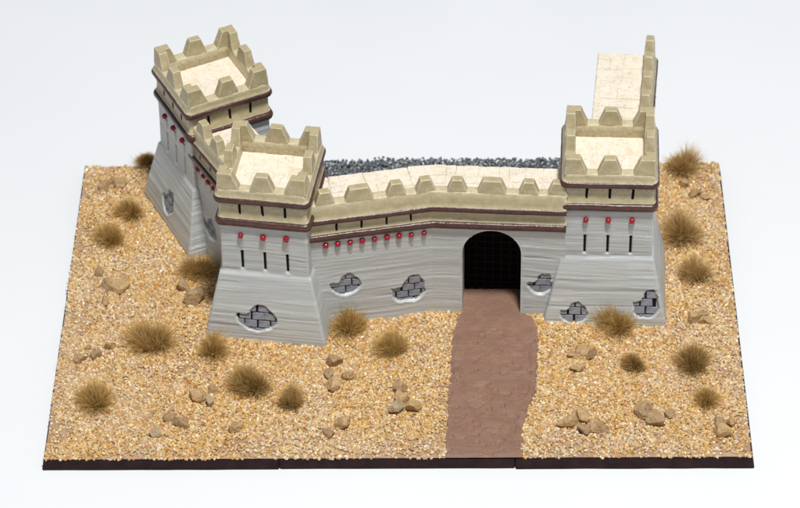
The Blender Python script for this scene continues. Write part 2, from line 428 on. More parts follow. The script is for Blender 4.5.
def patch_disp(u, z, p):
    """p: (u0,z0,w,h,poly): recess of a fallen-plaster patch and its rim"""
    u0, z0, w, h, poly = p
    uu = u-u0; zz = z-z0; D = np.zeros(u.shape); R = np.zeros(u.shape)
    m = (abs(uu) < w) & (abs(zz) < h)
    if not m.any(): return D, R
    a, b = uu[m], zz[m]
    sd = poly_sd(a+0.35*vn(a/.8+u0, b/.8, 0, 9), b+0.35*vn(a/.8+u0, b/.8, 0, 10), poly*np.array([w/2, h/2]))
    low = sstep(-0.05*h, -0.4*h, b)          # the lower lip is a slope, the upper one a sharp break
    D[m] = -1.05*sstep(0, 0.22+0.4*low, sd)+0.08*np.exp(-(np.minimum(sd, 0)/0.55)**2)*(sd < 0.05)*(.35+low)
    R[m] = 0.30*np.exp(-((sd-.1)/0.42)**2)*low*np.clip(.55+1.6*vn(a/1.4+u0, b/1.4, 0, 12), 0, 1)
    R[m] -= 0.3*np.exp(-((sd-.15)/0.3)**2)*(1-low)
    return D, R
def strata(s, z, seed):
    zz = z+0.9*vn(s/16, z/7, 0, seed)+0.25*vn(s/5, z/3, 0, seed+1)
    hi = 0.10*vn(s/20, zz/0.72, 0, seed+3)+0.085*vn(s/11, zz/0.40, 0, seed+4)
    d = 0.12*vn(s/26, zz/1.9, 0, seed+2)+hi
    g = vn(s/34, zz/1.15, 0, seed+6); gr = sstep(0.33, 0.42, g); d = d-0.12*gr
    g2 = vn(s/22, zz/1.6, 0, seed+7); ri = sstep(0.34, 0.44, g2); d = d+0.06*ri
    return d, 3.0*hi+0.15*ri-0.28*gr+0.06*vn(s/2, z/2, 0, seed+5)

def face_frame(P, t, up, n):
    return Matrix(((t[0], -n[0], up[0], P[0]*MM), (t[1], -n[1], up[1], P[1]*MM), (t[2], -n[2], up[2], P[2]*MM), (0, 0, 0, 1)))
BRICKS = [boxmesh('brick', 3.06, 0.9, 2.04, M_BRICK, 0.10, 0.08, i) for i in range(6)]
def stone_patch(parent, frame, w, h, poly, seed, shift=0.0, xoff=0.0, xlim=99.0):
    """black joint bed with single stones set in it, sunk behind the plaster"""
    r = random.Random(seed)
    bed = link('stone_patch', boxmesh('stone_patch', min(w*1.12, 2*(xlim-abs(xoff)-.6)), 0.5, h*1.12, M_MORTAR, 0.05), parent, frame @ T(0, 1.0, 0))
    ch = 2.35; cw = 3.42; k = 0
    for row in range(-3, 4):
        zc = row*ch+shift
        if abs(zc)-ch/2 > h/2: continue
        for col in range(-4, 5):
            xc = col*cw+(cw/2 if row % 2 else 0)+r.uniform(-.25, .25)
            if 0 < abs(xc+xoff)-(xlim-1.7) < 1.6: xc = math.copysign(xlim-1.7, xc+xoff)-xoff
            sd = poly_sd(np.array([xc]), np.array([zc]), poly*np.array([w/2, h/2]))[0]
            if sd < -2.3 or abs(xc) > w/2+1.6 or abs(xc+xoff) > xlim-1.6: continue
            b = link('brick', BRICKS[r.randrange(6)], bed, T(xc, -0.17+r.uniform(-.05, .05), zc, 0) @ Matrix.Rotation(r.uniform(-.04, .04), 4, 'Y'))
            k += 1
    return bed

def stud_mesh():
    def b(bm):
        bmesh.ops.create_icosphere(bm, subdivisions=3, radius=1.0)
    me = remeshed('red_stud', b, M_RED, 0.14, 1, 0.05, 3); return me
STUD = stud_mesh()
def corbel_build(bm):
    prism(bm, [(-.42, .4, -2.3), (.42, .4, -2.3), (.42, -.02, -2.3), (-.42, -.02, -2.3)][::-1], [(-.8, .4, 1.2), (.8, .4, 1.2), (.8, -.32, 1.2), (-.8, -.32, 1.2)][::-1])
CORBEL = remeshed('corbel', corbel_build, M_CORBEL, 0.13, 2, 0.05, 8)
SLIT = boxmesh('arrow_slit', 0.62, 0.5, 5.4, M_BLACK, 0.08, 0.05, 4)
SLIT2 = boxmesh('frieze_slit', 0.78, 0.5, 3.3, M_BLACK, 0.08, 0.06, 5)

def merlon_build(l0, l1, h, th):
    def b(bm):
        prism(bm, [(-l0/2, -th/2, -.35), (l0/2, -th/2, -.35), (l0/2, th/2, -.35), (-l0/2, th/2, -.35)],
              [(-l1/2, -th/2+.32, h), (l1/2, -th/2+.32, h), (l1/2, th/2-.25, h), (-l1/2, th/2-.25, h)])
    return b
def corner_build(l0, l1, h, th):
    def b(bm):      # outer corner at the origin, arms along +x and +y
        g = .3
        prism(bm, [(0, 0, -.35), (l0, 0, -.35), (l0, th, -.35), (0, th, -.35)], [(g, g, h), (l1, g, h), (l1, th-.2, h), (g, th-.2, h)])
        prism(bm, [(0, 0, -.35), (th, 0, -.35), (th, l0, -.35), (0, l0, -.35)], [(g, g, h), (th-.2, g, h), (th-.2, l1, h), (g, l1, h)])
    return b
MER_T = [remeshed('merlon', merlon_build(6.6, 3.1, 4.6, 2.7), M_BEIGE, 0.15, 2, 0.07, s) for s in (1, 2, 3)]
MER_C = [remeshed('merlon', corner_build(6.0, 4.0, 4.7, 2.75), M_BEIGE, 0.15, 2, 0.07, s) for s in (4, 5, 6)]
MER_N = [remeshed('merlon', merlon_build(5.5, 2.6, 3.7, 2.7), M_BEIGE, 0.15, 2, 0.07, s) for s in (11, 12, 13)]
MER_W = [remeshed('merlon', merlon_build(7.8, 4.9, 3.7, 2.7), M_BEIGE, 0.15, 2, 0.07, s) for s in (14, 15)]

def roll(z0, z1, out, base=-0.5):
    """profile of a rounded moulding"""
    h = z1-z0; c = (z0+z1)/2
    return [(base, z0+.1), (out-.35*h, z0), (out-.12*h, z0+.10*h), (out, c-.12*h), (out, c+.14*h), (out-.10*h, z1-.12*h), (out-.32*h, z1), (base, z1-.05)]

def bsp(rect, rs, minsz, out):
    x0, y0, x1, y1 = rect; w, h = x1-x0, y1-y0
    if w < minsz*1.9 and h < minsz*1.9 or (w*h < minsz*minsz*2.2 and rs.random() < .5 and max(w, h) < minsz*2.4):
        out.append(rect); return
    f = rs.uniform(.3, .7)
    if w*rs.uniform(.8, 1.25) > h: bsp((x0, y0, x0+w*f, y1), rs, minsz, out); bsp((x0+w*f, y0, x1, y1), rs, minsz, out)
    else: bsp((x0, y0, x1, y0+h*f), rs, minsz, out); bsp((x0, y0+h*f, x1, y1), rs, minsz, out)
def flagstones(parent, rects, mapper, z, seed):
    r = random.Random(seed)
    for (x0, y0, x1, y1) in rects:
        g = 0.06
        loop = []
        for (a, b, c, d, n) in ((x0, y0, x1, y0, 3), (x1, y0, x1, y1, 3), (x1, y1, x0, y1, 3), (x0, y1, x0, y0, 3)):
            for k in range(n): loop.append((a+(c-a)*k/n, b+(d-b)*k/n))
        cx, cy = (x0+x1)/2, (y0+y1)/2
        def inset(p, q):
            dx = min(max(p[0], x0+q), x1-q); dy = min(max(p[1], y0+q), y1-q)
            return (dx+r.uniform(-.13, .13), dy+r.uniform(-.13, .13))
        lo = [inset(p, g) for p in loop]; hi = [(a+(cx-a)*.035, b+(cy-b)*.035) for a, b in lo]
        tz = r.uniform(-.08, .06); sl = (r.uniform(-.012, .012), r.uniform(-.012, .012))
        V = [(*mapper(*p), z-.4) for p in lo]+[(*mapper(*p), z-.06+tz) for p in lo]+[(*mapper(*p), z+tz+sl[0]*(p[0]-cx)+sl[1]*(p[1]-cy)) for p in hi]
        n = len(lo); F = []
        for k in range(n):
            k2 = (k+1) % n
            F += [(k, k2, n+k2, n+k), (n+k, n+k2, 2*n+k2, 2*n+k)]
        F.append(list(range(2*n, 3*n)))
        link('flagstone', mesh('flagstone', V, F, M_FLAG, False), parent)

# --- tower
HS = 11.6
def tower_hs(z):
    return np.interp(z, [-1, 1.6, 19.6, 20.4, 30, 40], [16.35, 16.2, 12.35, 11.75, 11.6, 11.6])
TP = rounded_square(HS, 0.55, 0.22)
TP6 = rounded_square(HS, 0.7, 0.7)
STUD_U = (-6.0, 0.0, 6.0)
TOWER_MESH = {
    'lower_cornice': sweep('lower_cornice', TP6, True, roll(36.0, 38.3, 1.15), M_BROWN, 0.09, 21),
    'frieze': sweep('frieze', TP6, True, [(-.8, 37.9), (.05, 37.9), (.5, 38.55), (.12, 38.8), (.02, 41), (.0, 44.3), (-.8, 44.3)], M_BEIGE, 0.06, 23),
    'upper_cornice': sweep('upper_cornice', TP6, True, roll(43.7, 45.5, 1.25), M_BROWN, 0.08, 25),
    'parapet': sweep('parapet', TP6, True, [(-2.6, 43.2), (.1, 45.2), (.78, 45.25), (.86, 45.6), (.45, 45.95), (.34, 46.5), (.25, 47.4), (.10, 47.7), (-.2, 47.78), (-2.2, 47.78), (-2.5, 47.65), (-2.6, 47.2)], M_BEIGE, 0.06, 27),
}
def tower(key, label, patches, seed, faces_with_studs, studs_skip=()):
    cx, cy, yaw = TOWERS[key]
    t = tag(empty('tower', (cx, cy, 0), math.radians(yaw)), label, 'tower', 'towers of the model fort')
    # shaft: dense sculpted surface
    zs = np.arange(-0.8, 36.6, 0.22); N = len(TP)
    k = tower_hs(zs)/HS
    X = TP[None, :, 0]*k[:, None]; Y = TP[None, :, 1]*k[:, None]; Z = np.broadcast_to(zs[:, None], X.shape)
    face = np.where(np.abs(TP[:, 1]) >= np.abs(TP[:, 0]), np.where(TP[:, 1] < 0, 0, 2), np.where(TP[:, 0] > 0, 1, 3))
    s = np.concatenate([[0], np.cumsum(np.linalg.norm(np.diff(TP, axis=0), axis=1))])
    d, rel = strata(np.broadcast_to(s[None], X.shape), Z, seed); d = d.copy(); rel = rel.copy()
    Mt = miters(TP, True); Mt /= np.linalg.norm(Mt, axis=1)[:, None]
    U = np.where(face == 0, X, np.where(face == 2, -X, np.where(face == 1, Y, -Y)))
    d *= .25+.75*sstep(0.1, 1.6, tower_hs(zs)[:, None]-np.abs(U))
    for f in range(4):
        msk = np.broadcast_to((face == f)[None], X.shape)
        for u0 in STUD_U:
            if f not in faces_with_studs: continue
            w = np.exp(-((U-u0)/.36)**4)*sstep(21.2, 21.6, Z)*(1-sstep(27.2, 27.6, Z))
            d -= np.where(msk, .75*w, 0)
            lip = np.exp(-((U-u0)/.8)**2)*np.exp(-((Z-20.7)/.45)**2); d += np.where(msk, .22*lip, 0); rel += np.where(msk, .35*lip, 0)
    for (f, u0, z0, w, h, poly, wrap) in patches:
        D, Rr = patch_disp(np.where((face == f)[None], U, 99), Z, (u0, z0, w, h, poly*np.array([w/w, 1])))
        if wrap is not None:        # the patch runs round the corner on to the next face
            D2, R2 = patch_disp(np.where((face == wrap)[None], U+tower_hs(zs)[:, None]*2, 99), Z, (u0, z0, w, h, poly)); D += D2; Rr += R2
        d = np.where(D < -.1, d*.25, d)+D; rel = np.where(np.abs(Rr) > .05, Rr, rel)
    nx_ = np.broadcast_to(Mt[None, :, 0], X.shape); ny_ = np.broadcast_to(Mt[None, :, 1], X.shape)
    V = np.stack([X+nx_*d, Y+ny_*d, Z], -1).reshape(-1, 3)
    F = grid_faces(len(zs), N, True).tolist(); F.append(list(range((len(zs)-1)*N, len(zs)*N)))
    link('shaft', mesh('shaft', V, F, M_PLASTER, True, {'relief': rel.ravel()}), t)
    parts = {n: link(n, m, t) for n, m in TOWER_MESH.items()}
    rr = random.Random(seed)
    par = parts['parapet']
    H2 = HS+.12
    for q in range(4):
        a = q*math.pi/2; R = Matrix.Rotation(a, 4, 'Z')
        link('merlon', MER_T[rr.randrange(3)], par, R @ T(rr.uniform(-.2, .2), -(H2-1.32), 47.7, rr.uniform(-.03, .03)))
        link('merlon', MER_C[rr.randrange(3)], par, R @ T(-H2-.02, -H2-.02, 47.7))
    # floor
    fl = link('roof_floor', boxmesh('roof_floor', 2*(HS-2.3), 2*(HS-2.3), 1.0, M_JOINT), t, T(0, 0, 43.35))
    rects = []; e = HS-2.55; bsp((-e, -e, e, e), rr, 4.0, rects)
    flagstones(fl, rects, lambda x, y: (x, y), 0.58, seed)
    # openings and studs
    for f in range(4):
        R = Matrix.Rotation(f*math.pi/2, 4, 'Z')
        for u0 in STUD_U:
            du = rr.uniform(-.15, .15)
            link('frieze_slit', SLIT2, t, R @ T(u0+du, -HS+.14, 41.4, rr.uniform(-.05, .05)) @ Matrix.Rotation(rr.uniform(-.06, .06), 4, 'Y'))
            if f in faces_with_studs:
                link('arrow_slit', SLIT, t, R @ T(u0, -11.72+.62, 24.4))
                link('corbel', CORBEL, t, R @ T(u0, -11.62, 30.6))
                link('red_stud', STUD, t, R @ T(u0+rr.uniform(-.12, .12), -11.62-.45, 32.9+rr.uniform(-.12, .12), rr.uniform(0, 6), rr.uniform(0, 6)) @ Matrix.Scale(rr.uniform(.72, .88), 4))
    for i, (f, u0, z0, w, h, poly, wrap) in enumerate(patches):
        hs = float(tower_hs(z0)); sl = float(tower_hs(z0+1)-tower_hs(z0-1))/2
        up = Vector((0, -sl, 1)).normalized(); n = Vector((0, -up.z, up.y*1.0)); n = Vector((1, 0, 0)).cross(up)
        fr = face_frame((u0, -hs, z0), (1, 0, 0), up, n)
        stone_patch(t, Matrix.Rotation(f*math.pi/2, 4, 'Z') @ fr, w, h*1.02, poly, seed+i, 0.5, u0, float(tower_hs(z0+h*.5))-.25)
    return t

tower('left', 'grey tower joining the gate wall to the short wall, one stone patch low down', [(0, -2.2, 7.2, 10.8, 8.0, PATCH, None)], 101, (0, 1, 3))
tower('back', 'grey battered tower set askew at the end of the short side wall', [(3, -1.0, 7.8, 7.5, 8.5, PATCH3, None)], 202, (0, 2, 3))
tower('gate', 'grey battered tower beside the gate arch, two stone patches at its foot', [(0, -8.2, 3.6, 7.4, 6.4, PATCH, None), (0, 10.6, 6.6, 7.0, 8.4, PATCH2, None)], 303, (0, 1))

# --- walls
def batter(z): return 1.0*np.clip(1-z/16, 0, 1)**1.5+0.15*np.clip((26-z)/26, 0, 1)
def path_at(P, s):
    S = arclen(P); i = int(np.clip(np.searchsorted(S, s)-1, 0, len(P)-2)); d = P[i+1]-P[i]; L = np.linalg.norm(d); d = d/L
    return P[i]+d*(s-S[i]), d
def wall(name, label, cat, pts, merlons, studs, slits, patches, seed, gate=None):
    t = tag(empty(name, (*pts[0], 0)), label, cat)
    o0 = np.array(pts[0], float); pts = [np.array(p, float)-o0 for p in pts]
    P = densify(pts, 0.25); Pc = densify(pts, 0.8); S = arclen(P); Mt = miters(P, False)
    rr = random.Random(seed)
    zs = np.arange(-0.8, 29.6, 0.25)
    SS, Z = np.meshgrid(S, zs); SS = SS.copy(); Z = Z.copy()
    d, rel = strata(SS+40, Z, seed); d = d.copy(); rel = rel.copy()
    for (s0, z0, w, h, poly) in patches:
        D, Rr = patch_disp(SS-s0, Z-0, (0, z0, w, h, poly))
        d = np.where(D < -.1, d*.25, d)+D; rel = np.where(np.abs(Rr) > .05, Rr, rel)
    keep = None
    if gate:
        g0, hw, zsp = gate; u = SS-g0; rad = hw
        ang = np.hypot(u, Z-zsp)
        sd = np.where(Z > zsp, ang-rad, np.abs(u)-rad)          # negative inside the opening
        near = np.abs(sd) < 0.17
        up_ = near & (Z > zsp); lo_ = near & ~(Z > zsp)
        kx = rad/np.maximum(ang, 1e-6)
        SS = np.where(up_, g0+u*kx, np.where(lo_, g0+np.sign(u)*rad, SS)); Z = np.where(up_, zsp+(Z-zsp)*kx, Z)
        fade = sstep(0.0, 1.1, np.abs(sd)); d = d*fade; rel = rel*fade+(1-fade)*0.12
        keep = sd
    off = d+batter(Z)
    px = np.interp(SS.ravel(), S, P[:, 0]).reshape(SS.shape); py = np.interp(SS.ravel(), S, P[:, 1]).reshape(SS.shape)
    mx = np.interp(SS.ravel(), S, Mt[:, 0]).reshape(SS.shape); my = np.interp(SS.ravel(), S, Mt[:, 1]).reshape(SS.shape)
    rows = [np.stack([px+mx*off, py+my*off, Z], -1)]
    N = len(P); nr0 = len(zs)
    for (o, z) in ((-.7, 29.8), (-.7, 36.6), (-THICK, 36.6), (-THICK, -0.8)):
        rows.append(np.stack([P[:, 0]+Mt[:, 0]*o, P[:, 1]+Mt[:, 1]*o, np.full(N, z)], -1)[None])
    V = np.concatenate(rows, 0); nr = V.shape[0]
    F = grid_faces(nr, N)
    if keep is not None:
        kk = np.pad(keep, ((0, nr-nr0), (0, 0)), constant_values=9).ravel()
        F = F[kk[F].mean(1) > 0.0]
    relf = np.pad(rel, ((0, nr-nr0), (0, 0))).ravel()
    F = F.tolist(); F.append([i*N for i in range(nr)]); F.append([i*N+N-1 for i in range(nr-1, -1, -1)])
    link('wall_face', mesh('wall_face', V.reshape(-1, 3), F, M_PLASTER, True, {'relief': relf}), t)
    link('lower_cornice', sweep('lower_cornice', Pc, False, roll(28.9, 31.1, 1.15), M_BROWN, 0.10, seed+1), t)
    link('frieze', sweep('frieze', Pc, False, [(-1, 30.7), (.05, 30.7), (.45, 31.25), (.1, 31.5), (.02, 33), (0, 35.2), (-1, 35.2)], M_BEIGE, 0.06, seed+2), t)
    link('upper_cornice', sweep('upper_cornice', Pc, False, roll(34.6, 36.3, 1.2), M_BROWN, 0.09, seed+3), t)
    par = link('parapet', sweep('parapet', Pc, False, [(-2.65, 36.4), (.1, 36.0), (.75, 36.05), (.82, 36.4), (.42, 36.75), (.30, 37.4), (.16, 40.5), (.02, 40.75), (-.3, 40.85), (-2.3, 40.85), (-2.6, 40.7), (-2.65, 40.2)], M_BEIGE, 0.07, seed+4), t)
    for (s0, ty) in merlons:
        p, dr = path_at(P, s0); n = np.array([dr[1], -dr[0]]); c = p-n*1.25
        link('merlon', (MER_W if ty == 'w' else MER_N)[rr.randrange(2)], par, T(c[0], c[1], 40.78, math.atan2(dr[1], dr[0])+rr.uniform(-.03, .03)))
    # walkway
    wk = link('walkway', sweep('walkway', Pc, False, [(-2.3, 36.5), (-2.3, 37.25), (-THICK-.1, 37.25), (-THICK-.25, 36.8), (-THICK-.1, 36.5)], M_JOINT, 0.05, seed+5), t)
    rects = []; bsp((0.2, 2.75, float(S[-1])-.2, THICK+.15), rr, 3.7, rects)
    def mp(s, o):
        return (float(np.interp(s, S, P[:, 0]))-float(np.interp(s, S, Mt[:, 0]))*o, float(np.interp(s, S, P[:, 1]))-float(np.interp(s, S, Mt[:, 1]))*o)
    flagstones(wk, rects, mp, 37.5, seed)
    def fr(s0, o, z):
        p, dr = path_at(P, s0); n = np.array([dr[1], -dr[0]]); p = p+n*o
        return T(p[0], p[1], z, math.atan2(dr[1], dr[0]))
    for s0 in studs:
        link('corbel', CORBEL, t, fr(s0, 0.03, 25.4) @ Matrix.Scale(.9, 4))
        link('red_stud', STUD, t, fr(s0+rr.uniform(-.1, .1), .4, 27.4+rr.uniform(-.12, .12)) @ Matrix.Rotation(rr.uniform(0, 6), 4, 'Z') @ Matrix.Scale(rr.uniform(.68, .82), 4))
    for s0 in slits:
        link('frieze_slit', SLIT2, t, fr(s0, -.12, 33.0) @ Matrix.Rotation(rr.uniform(-.07, .07), 4, 'Y') @ Matrix.Scale(.86, 4))
    for i, (s0, z0, w, h, poly) in enumerate(patches):
        b = float(batter(np.array(z0)))
        stone_patch(t, fr(s0, b, z0), w, h, poly, seed+i, .45)
    if gate:
        g0, hw, zsp = gate
        out = [(-hw, z) for z in np.arange(-.8, zsp, .5)]+[(hw*math.cos(math.radians(a)), zsp+hw*math.sin(math.radians(a))) for a in range(180, -1, -5)]+[(hw, z) for z in np.arange(zsp, -.9, -.5)]
        V = []; n = len(out)
        for k, dp in enumerate((.0, 2, 5, 9.6)):
            for (u, z) in out:
                q = dp+(-float(batter(np.array(z)))*(1 if k == 0 else 0))
                w_ = .10*float(vn(z/1.2, dp/3+u/3, 0, 71)) if k else 0
                x, y = mp(g0+u*(1+w_*.1), q); V.append((x, y, z+w_))
        nn = len(V)
        link('gate_reveal', mesh('gate_reveal', V, grid_faces(4, n), M_PLASTER, True, {'relief': [0.0]*nn}), t)
        door = link('gate_backing', boxmesh('gate_backing', 2*hw+1, 0.8, zsp+hw+1.6, M_BLACK), t, fr(g0, -10.2, (zsp+hw)/2))
        pc = link('portcullis', boxmesh('portcullis', 2*hw+.6, 0.7, 1.0, M_IRON, .12, .05), t, fr(g0, -9.0, 1.4))
        for k in range(7):
            u = -hw+1.0+k*(2*hw-2)/6; top = zsp+math.sqrt(max(0, hw*hw-u*u))
            link('upright_bar', boxmesh('upright_bar', 0.75, 0.75, top, M_IRON, .12, .06, k), pc, T(u, 0, top/2-1.4))
        for k in range(11):
            z = 3.4+k*2.35
            half = hw if z < zsp else math.sqrt(max(.5, hw*hw-(z-zsp)**2))
            link('cross_bar', boxmesh('cross_bar', 2*half, 0.6, 0.62, M_IRON, .1, .06, k+20), pc, T(0, -.35, z-1.4))
    return t
def s_of_x(pts, x):
    P = densify(pts, .25); return float(np.interp(x, P[:, 0], arclen(P)))
sx = lambda x: s_of_x(WALL_F, x)
wall('gate_rampart', 'bent grey battlemented wall with an arched gateway and a row of red studs', 'wall', WALL_F,
     [(sx(-18.6), 'n'), (sx(-9.7), 'w'), (sx(-0.1), 'n'), (sx(7.5), 'n'), (sx(15.5), 'n'), (sx(24.6), 'w'), (sx(34.1), 'n'), (sx(41.6), 'n')],
     [sx(-18.9+k*3.21) for k in range(9)], [sx(x) for x in (-15.9, -9.4, -2.9, 3.4)],
     [(sx(-13.9), 12.8, 8.2, 7.2, PATCH), (sx(2.4), 8.6, 9.4, 8.6, PATCH2), (sx(37.6), 10.6, 6.8, 7.2, PATCH3)], 404, gate=(sx(24.65), 7.75, 20.4))
wall('rampart', 'short grey battlemented wall linking two towers', 'wall', WALL_L, [(6.2, 'n'), (14.2, 'n')], [3.6, 6.8, 10.0, 13.2, 16.4], [5, 11], [(8.8, 10.4, 8, 7.2, PATCH)], 505)
wall('rampart', 'battlemented wall running back from the tower beside the gate', 'wall', WALL_R, [(45.2, 'n'), (37.5, 'n'), (28.8, 'n'), (20.4, 'n')], [20, 23.5, 27, 30.5, 34, 37.5, 41], [22, 29, 36], [], 606)

# ------------------------------------------------------------------ sand and gravel
def grain_mesh(name, x, y, z, rad, tint, seed, mat, flat=(0.75, 1.0)):
    rs = np.random.RandomState(seed); n = len(x)
    bm = bmesh.new(); bmesh.ops.create_icosphere(bm, subdivisions=1, radius=1)
    base = np.array([v.co[:] for v in bm.verts]); tri = np.array([[v.index for v in f.verts] for f in bm.faces]); bm.free()
    NV = len(base)
    var = []
    for k in range(12):
        b = base*(1+rs.uniform(-.30, .22, (NV, 1)))*np.array([rs.uniform(.8, 1.25), rs.uniform(.8, 1.2), rs.uniform(*flat)])
        for _ in range(4):      # cut facets
            dvec = rs.normal(size=3); dvec /= np.linalg.norm(dvec); h = b@dvec; b = b-np.outer(np.clip(h-rs.uniform(.5, .75), 0, None), dvec)
        var.append(b)
    var = np.array(var)
    q = rs.normal(size=(n, 4)); q /= np.linalg.norm(q, axis=1)[:, None]; w, a, b, c = q.T
    Rm = np.stack([1-2*(b*b+c*c), 2*(a*b-c*w), 2*(a*c+b*w), 2*(a*b+c*w), 1-2*(a*a+c*c), 2*(b*c-a*w), 2*(a*c-b*w), 2*(b*c+a*w), 1-2*(a*a+b*b)], -1).reshape(n, 3, 3)
    V = np.einsum('nij,nkj->nki', Rm, var[rs.randint(0, 12, n)])*rad[:, None, None]+np.stack([x, y, z], -1)[:, None]
    F = (tri[None]+(np.arange(n)*NV)[:, None, None]).reshape(-1, 3)
    me = bpy.data.meshes.new(name); nv = n*NV; nf = len(F)
    me.vertices.add(nv); me.vertices.foreach_set('co', (V*MM).astype(np.float32).ravel())
    me.loops.add(nf*3); me.loops.foreach_set('vertex_index', F.astype(np.int32).ravel())
    me.polygons.add(nf); me.polygons.foreach_set('loop_start', np.arange(0, nf*3, 3, dtype=np.int32))
    me.update(calc_edges=True)
    me.polygons.foreach_set('use_smooth', np.zeros(nf, bool))
    at = me.attributes.new('tint', 'FLOAT_COLOR', 'POINT')
    at.data.foreach_set('color', np.repeat(np.concatenate([tint, np.ones((n, 1))], 1), NV, 0).astype(np.float32).ravel())
    me.materials.append(mat); me.validate(); return me
rs = np.random.RandomState(11)
n = 140000
x = rs.uniform(-89.9, 89.9, n); y = rs.uniform(0.1, 119.9, n)
xl, xr = road_x(y)
jl = 1.0*vn(y/2.5, 0, 0, 51)+rs.uniform(-.5, .3, n); jr = 1.0*vn(y/2.5, 5, 0, 52)+rs.uniform(-.3, .5, n)
on_road = (x > xl+jl) & (x < xr+jr) & (y < 56)
edge = np.minimum(np.minimum(x+90, 90-x), np.minimum(y, 120-y))
thin = (edge < 1.6) & (rs.rand(n) < .4)
bald = rs.rand(n) < .62*sstep(.18, .5, vn(x/11, y/11, 0, 53)+.5*vn(x/3, y/3, 0, 54)+.22*(edge < 7))
gatezone = (x > 17) & (x < 32.4) & (y > 50)
behindwall = (y > 59) & (x > -25) & (x < 48)
ok = ~(on_road | court(x, y) | in_tower(x, y, -1) | thin | bald | gatezone | behindwall)
x, y = x[ok], y[ok]; n = len(x); edge = edge[ok]; print('grains', n)
rad = rs.uniform(.30, .56, n)*np.where(rs.rand(n) < .06, 1.35, 1)
z = ground_z(x, y)*sstep(0, 3, edge)+np.where((x > road_x(y)[0]+.6) & (x < road_x(y)[1]-.6) & (y < 56), .65, 0)+rs.uniform(-.26, .16, n)
PAL = np.array([(0.80, 0.60, 0.31), (0.72, 0.47, 0.18), (0.84, 0.70, 0.45), (0.85, 0.78, 0.64), (0.60, 0.40, 0.22), (0.68, 0.55, 0.50), (0.90, 0.86, 0.79), (0.48, 0.33, 0.21)])
wt = np.array([.22, .20, .17, .13, .09, .07, .10, .02])
zone = .9*vn(x/22, y/22, 0, 55)+.8*vn(x/7, y/7, 0, 56)+.35*vn(x/2.5, y/2.5, 0, 58)+.25*(1-sstep(0, 14, edge))
idx = rs.choice(8, n, p=wt)
pale = rs.choice(8, n, p=np.array([.08, .05, .14, .22, .07, .25, .17, .02]))
idx = np.where(rs.rand(n) < sstep(.0, .38, zone)*.9, pale, idx)
PAL = PAL*.86+np.array([.80, .58, .31])*.14
tint = np.clip(PAL[idx]*rs.uniform(.82, 1.08, (n, 1))*np.array([1.02, .925, .755])+rs.uniform(-.03, .03, (n, 3)), .03, .93)
tag(link('sand', grain_mesh('sand', x, y, z, rad, tint, 12, M_SAND)), 'coarse golden sand spread over the base', 'sand', kind='stuff')

n = 30000
x = rs.uniform(-38, 60, n); y = rs.uniform(70, 119.6, n)
ok = court(x, y) & ~in_tower(x, y, -1.5); x, y = x[ok], y[ok]; n = len(x)
rad = rs.uniform(.30, .62, n)*np.where(rs.rand(n) < .04, 1.7, 1)
z = 1.1+rs.uniform(-.4, 1.5, n)+.9*vn(x/5, y/5, 0, 57)
G = np.array([(0.12, 0.138, 0.155), (0.19, 0.207, 0.22), (0.28, 0.297, 0.31), (0.08, 0.092, 0.11), (0.42, 0.43, 0.42)])
tint = G[rs.choice(5, n, p=[.30, .3, .22, .10, .08])]*rs.uniform(1.05, 1.45, (n, 1))
tag(link('gravel', grain_mesh('gravel', x, y, z, rad, tint, 13, M_GRAVEL)), 'dark blue grey gravel covering the yard behind the gate wall', 'gravel', kind='stuff')

# ------------------------------------------------------------------ rocks
def rock_mesh(seed, mat):
    r = np.random.RandomState(seed)
    bm = bmesh.new(); bmesh.ops.create_icosphere(bm, subdivisions=4, radius=1)
    sc = np.array([r.uniform(.95, 1.25), r.uniform(.8, 1.05), r.uniform(.8, 1.05)])
    cuts = []
    for _ in range(9):
        dv = r.normal(size=3); dv /= np.linalg.norm(dv); cuts.append((dv, r.uniform(.38, .72)))
    P = np.array([v.co[:] for v in bm.verts])
    P = P*(1+.35*vn(P[:, 0]*1.3+seed, P[:, 1]*1.3, P[:, 2]*1.3, 4))[:, None]
    for dv, h in cuts:
        e = np.clip(P@dv-h, 0, None); P = P-np.outer(e, dv)*.97
    P = P*sc*(1.36+.16*vn(P[:, 0]*2.6+seed, P[:, 1]*2.6, P[:, 2]*2.6, 5)+.12*vn(P[:, 0]*7+seed, P[:, 1]*7, P[:, 2]*7, 6)+.06*vn(P[:, 0]*16+seed, P[:, 1]*16, P[:, 2]*16, 7))[:, None]
    for v, p in zip(bm.verts, P): v.co = Vector(p*MM)
    me = bpy.data.meshes.new('rock'); bm.to_mesh(me); bm.free(); me.materials.append(mat)
    me.polygons.foreach_set('use_smooth', [True]*len(me.polygons))
    me.set_sharp_from_angle(angle=math.radians(25)); return me
TAN, GREY, BRN = 0, 1, 2
